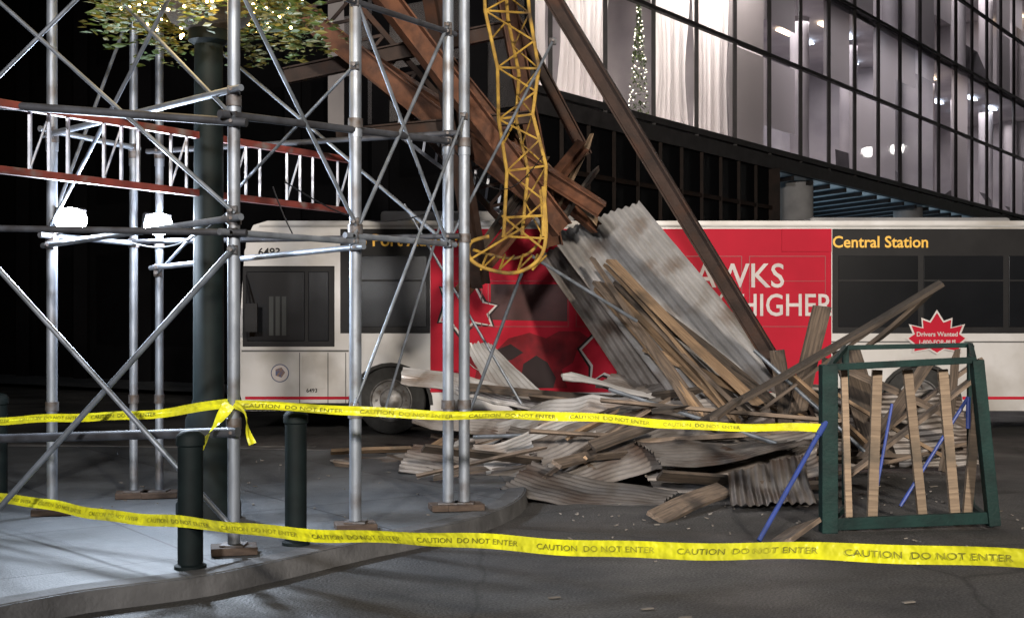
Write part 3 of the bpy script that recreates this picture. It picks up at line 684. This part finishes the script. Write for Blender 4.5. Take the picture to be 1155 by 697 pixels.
# ------------------------------------------------------------ caution tape
def ribbon(name, pts, width=0.075, text=True, twist=None, tsz=0.038, phase=0.0):
    C=catmull(pts,24); n=len(C); S=[0]
    for i in range(1,n): S.append(S[-1]+(C[i]-C[i-1]).length)
    tot=S[-1]
    def fr(s):
        s=max(0,min(tot,s))
        i=min(n-2,max(0,bisect.bisect_right(S,s)-1)); q=(s-S[i])/max(1e-6,S[i+1]-S[i])
        p=C[i].lerp(C[i+1],q); t0=(C[min(n-1,i+1)]-C[max(0,i-1)]).normalized(); t1=(C[min(n-1,i+2)]-C[i]).normalized(); t=t0.lerp(t1,q).normalized()
        ang=(twist(s/tot) if twist else 0)+0.34*math.sin(s*1.3+phase)+0.18*math.sin(s*4.3+phase*2)
        side_=Vector((0,0,1)); side_=(side_-t*side_.dot(t))
        if side_.length<0.2: side_=Vector((1,0,0))-t*t.x
        side_.normalize(); side_=Matrix.Rotation(ang,3,t)@side_; nr_=t.cross(side_)
        p=p+Vector((0,0,0.008*math.sin(s*3.1+phase)+0.004*math.sin(s*8)))
        return p,side_,nr_
    e=empty(name); mb=MB(); m_=int(tot/0.03)+2
    for i in range(m_+1):
        p,sd,nr_=fr(tot*i/m_)
        for k in range(5):
            q=k/4-0.5; mb.v.append(p+sd*q*width+nr_*0.004*math.cos(q*9+i*0.13))
    for i in range(m_):
        for k in range(4): a=i*5+k; mb.f.append((a,a+5,a+6,a+1))
    mb.obj('band',M['tape'],e,smooth=True)
    if text:
        vs,fs=textmesh('CAUTION  DO NOT ENTER   ',tsz,0.0); w_=max(v[0] for v in vs)+0.08
        tm=MB(); k=0; sx=1.35
        while (k+1)*w_*sx<tot:
            b=len(tm.v)
            for v in vs:
                p,sd,nr_=fr(k*w_*sx+0.05+v[0]*sx); tm.v.append(p+sd*(v[1]-tsz*0.36)*0.95+nr_*0.0065)
            tm.f+=[tuple(b+i for i in f) for f in fs]; k+=1
        tm.obj('lettering',M['tapeink'],e)
    return e
ribbon('caution_tape',[(-5.2,9.9,0.33),(-3.7,9.0,0.315),(-2.0,7.4,0.40),(-0.3,6.1,0.52),(0.9,5.2,0.64),(1.9,4.5,0.74),(3.2,3.6,0.86)],0.072,phase=1.0)
ribbon('caution_tape',[(-4.9,9.6,0.86),(-3.71,9.0,0.88),(-2.6,8.35,0.97),(-1.79,7.84,1.08)],0.058,phase=2.0)
ribbon('caution_tape',[(-1.75,7.84,1.07),(-0.8,8.15,1.0),(0.14,8.5,0.955),(1.2,8.95,0.86),(2.33,9.36,0.79)],0.062,phase=0.3)
ribbon('caution_tape',[(-1.78,7.82,1.08),(-1.84,7.80,0.98),(-1.93,7.78,0.84),(-2.02,7.76,0.70)],0.075,text=False,twist=lambda q:0.9*q*3)
ribbon('caution_tape',[(-1.75,7.82,1.08),(-1.68,7.80,1.02),(-1.66,7.80,0.9),(-1.63,7.8,0.82)],0.05,text=False,twist=lambda q:2.2*q)

# ------------------------------------------------------------ collapsed steel
def steel(p0,p1,w,h,mat='steel',roll=0.0,name='steel_beam'):
    p0=Vector(p0);p1=Vector(p1); mb=MB(); mb.ibeam(p0,p1,w,h,0.018,roll)
    return mb.obj(name,M[mat])
steel((-0.25,13.0,6.1),(3.25,13.3,0.42),0.14,0.17,roll=0.35)
steel((-2.9,13.2,5.4),(0.3,14.2,3.0),0.16,0.24,'rust',0.3)
steel((-1.6,12.6,5.3),(0.55,13.6,2.6),0.16,0.22,'rust')
steel((-2.2,14.0,4.9),(1.05,14.5,2.9),0.14,0.18,'rust',0.5)
steel((-0.9,13.0,5.4),(-0.35,14.0,2.0),0.14,0.2,'steel')
steel((-0.1,14.0,5.4),(0.5,14.8,2.5),0.16,0.2,'rust',0.8)
steel((-2.6,14.2,4.4),(0.0,14.4,5.0),0.12,0.18,'steel')
steel((-0.6,14.2,1.9),(0.85,14.8,3.7),0.12,0.15,'rust',0.6)
steel((-0.2,14.6,3.7),(1.05,15.4,2.75),0.12,0.14,'rust')
steel((-1.9,13.4,3.6),(0.2,14.0,3.9),0.10,0.14,'steel')
steel((-0.75,14.4,4.6),(0.6,14.9,3.0),0.14,0.18,'rust',0.2)
steel((0.0,14.6,5.2),(0.9,15.0,3.6),0.10,0.13,'steel',0.2)
lt=empty('collapsed_lattice_girder'); mb=MB(); a=Vector((-2.3,14.2,5.2)); b=Vector((-0.1,14.8,2.75)); o_=Vector((0.28,0,0.32))
mb.beam(a,b,0.06,0.06); mb.beam(a+o_,b+o_,0.06,0.06)
for i in range(12):
    p=a.lerp(b,i/12); q=a.lerp(b,(i+1)/12)+o_; mb.beam(p,q,0.035,0.035); mb.beam(a.lerp(b,(i+1)/12),q,0.035,0.035)
mb.obj('chords',M['steel'],lt)
lt=empty('collapsed_lattice_girder'); mb=MB(); a=Vector((-1.45,14.9,3.9)); b=Vector((-0.1,15.2,2.9)); o_=Vector((0.05,0,0.36))
mb.beam(a,b,0.04,0.04); mb.beam(a+o_,b+o_,0.04,0.04)
for i in range(9):
    p=a.lerp(b,(i+.5)/9); mb.beam(p,p+o_,0.03,0.03)
mb.obj('chords',M['alu'],lt)
bb=MB()
for p0,p1,r in (((0.2,13.2,2.3),(1.35,13.4,1.6),0.018),((-1.2,13.8,2.9),(0.1,13.6,0.7),0.015),((-0.7,13.4,2.9),(-1.4,13.6,0.6),0.015),((0.1,12.8,2.1),(-0.5,13.2,0.5),0.018),((1.0,12.8,0.9),(2.6,12.2,0.4),0.022),((-0.4,12.9,0.4),(1.4,12.4,0.5),0.022),((2.5,12.8,1.3),(3.6,12.2,0.2),0.02)):
    bb.tube(p0,p1,r,8)
bb.obj('fallen_pipes',M['brace'],None,smooth=True)

yt=empty('yellow_lattice_mast'); D=12.0
def yp(x,z,dy=0.0): return Vector((x,D+dy,z))
c1=[yp(-0.33,5.7),yp(-0.28,5.1),yp(-0.26,4.6),yp(-0.14,4.05),yp(-0.13,3.55),yp(-0.05,3.05),yp(-0.08,2.42)]
c2=[yp(0.06,5.7,.1),yp(0.13,5.1,.1),yp(0.17,4.6,.1),yp(0.26,4.05,.05),yp(0.20,3.6,.0),yp(0.33,3.1,0),yp(0.30,2.42)]
c3=[yp(-0.14,5.7,.35),yp(-0.08,5.1,.35),yp(-0.04,4.6,.35),yp(0.07,4.05,.32),yp(0.04,3.6,.3),yp(0.16,3.1,.3),yp(0.10,2.45,.28)]
mb=MB()
for c in (c1,c2,c3): mb.path(c,0.018,8)
for i in range(len(c1)-1):
    j=i+1; m1=c1[i].lerp(c1[j],0.5); m2=c2[i].lerp(c2[j],0.5); m3=c3[i].lerp(c3[j],0.5)
    mb.tube(c1[i],m2,0.010,6); mb.tube(m2,c1[j],0.010,6)
    mb.tube(c2[i],m3,0.009,6); mb.tube(m3,c2[j],0.009,6)
    mb.tube(c1[i],c2[i],0.012,6)
    if i%2==0: mb.tube(c3[i],m1,0.009,6)
mb.path(catmull([yp(0.30,2.9),yp(0.33,2.45),yp(0.26,2.20),yp(0.04,2.07),yp(-0.22,2.10),yp(-0.40,2.2),yp(-0.40,2.36),yp(-0.22,2.42)],6),0.019,8)
mb.path(catmull([yp(0.28,2.9,.3),yp(0.30,2.5,.3),yp(0.20,2.30,.3),yp(0.0,2.22,.3),yp(-0.22,2.26,.3),yp(-0.38,2.3,.2)],6),0.015,8)
for x in (-0.3,-0.12,0.06,0.2): mb.tube(yp(x,2.10),yp(x+0.05,2.26,.3),0.012,6); mb.tube(yp(x,2.10),yp(x+0.14,2.25,.28),0.010,6)
mb.tube(yp(-0.4,2.2),yp(0.1,2.5),0.012,6); mb.tube(yp(0.3,2.3),yp(-0.1,2.62),0.012,6); mb.tube(yp(0.31,2.62),yp(-0.06,2.60),0.014,6); mb.tube(yp(0.31,2.40),yp(-0.10,2.42),0.012,6)
mb.obj('chords_and_lacing',M['yellow'],yt,smooth=True)

# ------------------------------------------------------------ corrugated sheets
corrugated('corrugated_sheet',(0.48,15.8,2.70),(1.62,15.8,3.12),(3.12,13.5,0.86),(1.80,13.5,0.70),M['sheet'],pitch=0.10,amp=0.020,bend=0.04,seed=1,crumple=0.010)
corrugated('corrugated_sheet',(0.35,16.3,2.45),(1.15,16.3,2.75),(2.3,14.6,0.80),(1.5,14.5,0.6),M['sheetd'],pitch=0.095,amp=0.018,bend=-0.05,seed=2)
corrugated('corrugated_sheet',(-1.32,15.0,1.05),(-1.30,14.5,0.88),(2.3,14.0,0.36),(2.3,14.7,0.56),M['sheet'],bend=-0.08,seed=3,crumple=0.04)
corrugated('corrugated_sheet',(-0.60,15.6,1.35),(-0.25,15.7,1.30),(0.9,14.9,0.45),(0.1,14.8,0.5),M['sheet'],bend=0.1,seed=4,crumple=0.05)
corrugated('corrugated_sheet',(-0.3,12.0,0.14),(0.0,13.2,0.52),(1.6,13.2,0.74),(1.0,11.8,0.10),M['sheetd'],bend=0.10,seed=5,crumple=0.06)
corrugated('corrugated_sheet',(0.5,11.2,0.05),(0.2,12.2,0.40),(1.7,13.2,0.72),(2.2,12.0,0.30),M['sheetd'],bend=-0.10,seed=6,crumple=0.06)
corrugated('corrugated_sheet',(1.3,11.5,0.06),(1.2,12.5,0.55),(3.1,12.9,0.66),(2.9,11.6,0.15),M['sheetd'],bend=0.10,seed=7,crumple=0.05)
corrugated('corrugated_sheet',(1.95,11.2,0.26),(2.70,11.5,0.40),(2.60,10.6,0.03),(1.85,10.5,0.03),M['sheetd'],bend=0.05,seed=8,crumple=0.03)
corrugated('corrugated_sheet',(1.0,14.3,0.90),(1.4,15.4,1.10),(3.6,14.6,0.65),(3.4,13.4,0.35),M['sheetd'],bend=0.12,seed=9,crumple=0.05)
corrugated('corrugated_sheet',(-1.9,12.9,0.15),(-1.7,13.5,0.18),(-0.4,13.3,0.32),(-0.5,12.7,0.15),M['sheetd'],bend=0.05,seed=10,crumple=0.04)
corrugated('corrugated_sheet',(3.1,13.2,0.15),(3.0,13.9,0.95),(4.9,13.7,0.85),(4.9,13.0,0.10),M['sheetd'],bend=0.1,seed=11,crumple=0.06)
corrugated('corrugated_sheet',(-0.1,10.9,0.15),(0.2,11.6,0.32),(1.5,11.2,0.12),(1.2,10.6,0.03),M['sheetd'],bend=0.05,seed=12,crumple=0.04)
corrugated('corrugated_sheet',(-1.1,12.0,0.15),(-1.0,12.6,0.28),(0.4,12.4,0.40),(0.2,11.7,0.15),M['sheetd'],bend=0.06,seed=13,crumple=0.05)
for i in range(16):
    x=R.uniform(-0.3,3.2); y=R.uniform(11.8,15.4); z=0.08+0.42*max(0,1-abs(x-1.6)/2.4)*R.uniform(0.3,1.2); an=R.gauss(0.15,0.35); l=R.uniform(0.5,1.2); w_=R.uniform(0.15,0.40)
    dx=Vector((math.cos(an),math.sin(an),R.uniform(-0.25,0.25)))*l; dy=Vector((-math.sin(an),math.cos(an),R.uniform(0.0,0.5)))*w_; c=Vector((x,y,z+0.15))
    corrugated('corrugated_sheet',c-dx-dy,c-dx+dy,c+dx+dy,c+dx-dy,M['sheetd' if i%5 else 'sheet'],bend=R.uniform(-0.15,0.15),seed=20+i,crumple=0.06)

# ------------------------------------------------------------ lumber
wp=empty('lumber_pile')
for i in range(12):
    q=i/11
    top=Vector((0.92+q*0.46+R.uniform(-.05,.05),14.9+R.uniform(-.2,.1),2.38+R.uniform(-.45,.10)-q*0.25)); bot=Vector((2.00+q*0.70+R.uniform(-.12,.12),12.9+R.uniform(-.1,.2),0.62+R.uniform(-.12,.15)))
    plank('plank',top,bot,R.choice((0.07,0.10,0.15)),R.choice((0.038,0.045)),M['wood' if R.random()<.5 else 'oldwood'],wp,roll=R.uniform(-0.7,0.5),bend=R.uniform(-.05,.05),broken=True)
fixed=[((4.05,11.7,1.96),(1.85,12.1,0.62),0.14,'oldwood'),((3.95,11.9,1.86),(2.5,12.4,0.72),0.11,'oldwood'),((4.02,11.8,1.92),(3.45,12.0,1.36),0.16,'oldwood'),
 ((3.15,12.6,1.75),(2.95,12.9,0.6),0.20,'oldwood'),((2.75,12.9,1.3),(2.85,12.9,0.5),0.16,'oldwood'),((1.5,14.0,1.3),(3.3,13.0,0.45),0.12,'wood'),((0.2,14.0,0.75),(2.9,13.2,0.55),0.14,'oldwood'),
 ((-0.6,14.4,0.85),(1.9,13.8,0.70),0.14,'oldwood'),((0.9,12.6,0.8),(3.2,12.2,0.62),0.14,'oldwood'),((0.2,11.3,0.12),(1.6,12.9,0.78),0.12,'oldwood'),
 ((1.15,9.9,0.03),(1.85,11.0,0.10),0.18,'oldwood'),((0.4,15.0,3.5),(1.0,14.8,2.8),0.14,'wood'),((0.5,14.9,2.9),(0.95,14.9,3.8),0.10,'wood'),((0.6,14.8,2.8),(1.0,14.9,3.4),0.16,'oldwood'),
 ((-0.5,14.9,2.3),(0.35,14.7,3.5),0.16,'oldwood'),((3.3,13.0,0.9),(4.4,12.4,0.2),0.14,'wood'),((2.7,12.2,1.1),(3.6,12.4,0.3),0.12,'wood'),((2.2,9.3,0.08),(1.8,8.6,0.03),0.25,'oldwood'),
 ((-2.0,13.7,0.16),(-1.2,13.9,0.17),0.10,'wood'),((-0.9,12.9,0.20),(-0.7,13.3,0.3),0.15,'wood'),
 ((3.2,12.8,1.2),(4.7,12.6,0.5),0.16,'oldwood'),((3.4,12.2,0.2),(4.2,12.6,1.15),0.14,'oldwood'),((4.9,13.0,1.2),(3.6,12.7,0.3),0.14,'oldwood'),((4.3,12.4,0.1),(4.5,12.6,1.25),0.12,'oldwood'),((3.0,12.0,0.1),(4.8,12.9,0.35),0.2,'oldwood'),((3.6,13.4,1.3),(3.9,13.0,0.1),0.3,'oldwood')]
for p0,p1,w_,mt in fixed: plank('plank',p0,p1,w_,0.035,M[mt],wp,roll=R.uniform(-0.5,0.9),bend=R.uniform(-.03,.03),broken=True)
for i in range(80):
    x=R.gauss(1.6,1.2); y=R.uniform(11.2,15.8); hh=0.75*max(0.05,1-abs(x-1.7)/2.6); z=0.05+hh*R.random()
    an=R.gauss(0.1,0.6); l=R.uniform(0.2,1.0); dz=R.uniform(-.25,.3)*l
    c=Vector((x,y,z+abs(dz)*0.5+.04)); d_=Vector((math.cos(an)*l,math.sin(an)*l,dz))*0.6
    if x<-1.8 or x>4.2: continue
    if min((c-d_).z,(c+d_).z)<0.03: c.z+=0.15
    plank('plank',c-d_,c+d_,R.uniform(0.04,0.15),R.uniform(0.015,0.045),M['oldwood' if R.random()<.85 else 'wood'],wp,roll=R.uniform(-0.8,0.8),broken=True)

# ------------------------------------------------------------ gate frame
cr=empty('gate_frame'); mb=MB(); A=Vector((2.40,9.42,0)); B=Vector((3.68,9.62,0)); A2=Vector((2.78,10.35,0)); B2=Vector((3.86,10.45,0))
def z_(p,z): return Vector((p.x,p.y,z))
mb.beam(z_(A,0.0),z_(A,1.27),0.12,0.12); mb.beam(z_(B,0.02)+Vector((0.05,0,0)),z_(B,1.30)+Vector((-0.08,0,0)),0.09,0.09)
mb.beam(z_(A,1.25),z_(B,1.30)-Vector((.1,0,0)),0.05,0.05); mb.beam(z_(A,0.06),z_(B,0.08),0.05,0.09)
mb.beam(z_(A2,0.0),z_(A2,1.38),0.05,0.05); mb.beam(z_(B2,0),z_(B2,1.40),0.05,0.05); mb.beam(z_(A2,1.38),z_(B2,1.40),0.04,0.04)
mb.beam(z_(A,1.25),z_(A2,1.38),0.04,0.04); mb.beam(z_(B,1.30)-Vector((.1,0,0)),z_(B2,1.40),0.04,0.04); mb.beam(z_(A,0.06),z_(A2,0.06),0.04,0.04); mb.beam(z_(B,0.08),z_(B2,0.06),0.04,0.04)
mb.obj('frame',M['crate'],cr,bevel=0.005)
M['stud']=pmat('stud_lumber',(0.27,0.20,0.14),0.8,0,(0.16,0.115,0.08),5,(9,9,0.6),0.3,12,rnd=0.3,col3=(0.10,0.08,0.06),scale3=3)
for q,l,w_ in ((0.16,0.02,0.05),(0.34,-0.02,0.075),(0.60,0.06,0.07),(0.82,0.05,0.075),(0.98,-0.05,0.07)):
    p=A.lerp(B,q)+Vector((0,0.22,0)); plank('stud',z_(p,0.05)+Vector((l,0,0)),z_(p,1.22)-Vector((l,0,0)),0.04,w_,M['stud'],cr,roll=math.pi/2)
plank('board',z_(A2,0.3),z_(B2,1.1),0.10,0.03,M['oldwood'],cr)
bb=MB(); bb.tube((1.78,8.95,0.02),(2.34,9.36,0.80),0.018,10); bb.tube((2.30,9.33,0.745),(2.37,9.38,0.84),0.024,10); bb.obj('blue_pole',M['blue'])
bb=MB(); bb.tube((3.05,9.75,0.15),(3.62,9.85,1.0),0.014,10); bb.tube((3.62,9.85,1.0),(3.62,9.85,0.75),0.018,8); bb.obj('blue_pole',M['blue'])
bb=MB(); bb.tube((2.85,9.72,0.25),(3.0,9.8,0.95),0.012,10); bb.obj('blue_pole',M['blue'])

# ------------------------------------------------------------ added key lights on posts, one reflected street lamp, fills
def key_or_streetlamp(base, H_, heads, power, aim=None, col=(1.0,0.95,0.88), size=0.55):
    e=empty('key_or_street_lamp'); x,y=base
    mb=MB().lathe((x,y,0),[(0.22,0),(0.22,0.3),(0.14,0.5),(0.10,1.0),(0.06,H_),(0.001,H_+0.05)],16)
    for hx,hy in heads: mb.path(catmull([(x,y,H_-0.3),(x+hx*0.4,y+hy*0.4,H_+0.15),(x+hx,y+hy,H_+0.1)],5),0.035,8)
    mb.obj('pole',M['lampm'],e,smooth=True)
    for hx,hy in heads:
        MB().lathe((x+hx,y+hy,H_-0.02),[(0.32,0),(0.30,0.1),(0.1,0.2),(0.01,0.21)],20).obj('hood',M['lampm'],e,smooth=True)
        if power==0:
            MB().sphere((x+hx,y+hy,H_-0.2),0.36,8).obj('globe',M['globe'],e,smooth=True)
        else:
            MB().sphere((x+hx,y+hy,H_-0.05),0.2,8).obj('globe',emat('lens',(1,.96,.9),6),e,smooth=True)
            ld=bpy.data.lights.new('lamp','SPOT'); ld.spot_size=math.radians(50); ld.spot_blend=1.0; ld.shadow_soft_size=size; ld.energy=power; ld.color=col
            o=bpy.data.objects.new('lamp',ld); o.location=(x+hx,y+hy,H_-0.9)
            d=(Vector(aim)-o.location).normalized(); o.rotation_euler=d.to_track_quat('-Z','Y').to_euler(); link(o,e)
key_or_streetlamp((7.2,-9.6),8.2,[(-1.2,0.6)],21500,(2.4,16,2.6),(1.0,0.88,0.73))  # unseen key spot behind the camera, added to light bus and debris
key_or_streetlamp((-5.2,-11.0),7.6,[(1.2,0.6)],15500,(-0.2,16,2.8),(1.0,0.95,0.90))  # second unseen key spot, added as frontal light from the left
key_or_streetlamp((41.2,60.0),12.0,[(0.7,-0.5),(-0.7,0.5)],0)
def ilight(t,z,off,e,sx,col=(1,0.95,0.9)):
    ld=bpy.data.lights.new('room_light','AREA'); ld.shape='RECTANGLE'; ld.size=sx; ld.size_y=1.2; ld.energy=e; ld.color=col
    o=bpy.data.objects.new('room_light',ld); o.location=F(t,z,off); o.rotation_euler=(0,0,math.atan2(U.y,U.x)); link(o,bld)
ilight(5.2,ZB+2*RH-0.3,-0.75,950,10,(1,0.92,0.84)); ilight(5.2,ZB+4*RH-0.3,-0.75,800,10,(1,0.92,0.84))
for t,s in ((18,13),(33,15),(51,18)):
    ilight(t,ZB+2*RH-0.3,-1.8,480,s,(1.0,0.92,0.92)); ilight(t,ZB+4*RH-0.3,-1.8,480,s,(1.0,0.92,0.92))
ld=bpy.data.lights.new('soffit_light','AREA'); ld.shape='RECTANGLE'; ld.size=24; ld.size_y=2; ld.energy=260; ld.color=(0.65,0.85,1)  # unseen uplight added under the soffit to brighten it
o=bpy.data.objects.new('soffit_light',ld); o.location=F(25,3.2,-3)
o.rotation_euler=(Matrix.Rotation(math.atan2(U.y,U.x),3,'Z')@Matrix.Rotation(math.pi,3,'X')).to_euler(); link(o,bld)
sd=bpy.data.lights.new('overhead_fill','SUN'); sd.energy=0.04; sd.angle=math.radians(10); sd.color=(0.8,0.87,1.0)  # weak sun lamp added as overhead fill for the night scene
so_=bpy.data.objects.new('overhead_fill',sd); so_.rotation_euler=(math.radians(50),0,math.radians(15)); so_.location=(0,-10,30); link(so_)

# ------------------------------------------------------------ camera
cd=bpy.data.cameras.new('camera'); cd.lens=43.64; cd.sensor_width=36; cd.clip_end=1000; cd.shift_y=0.012
cam=bpy.data.objects.new('camera',cd); cam.location=(0,0,1.6); cam.rotation_euler=(math.radians(90),0,0); link(cam); scene.camera=cam
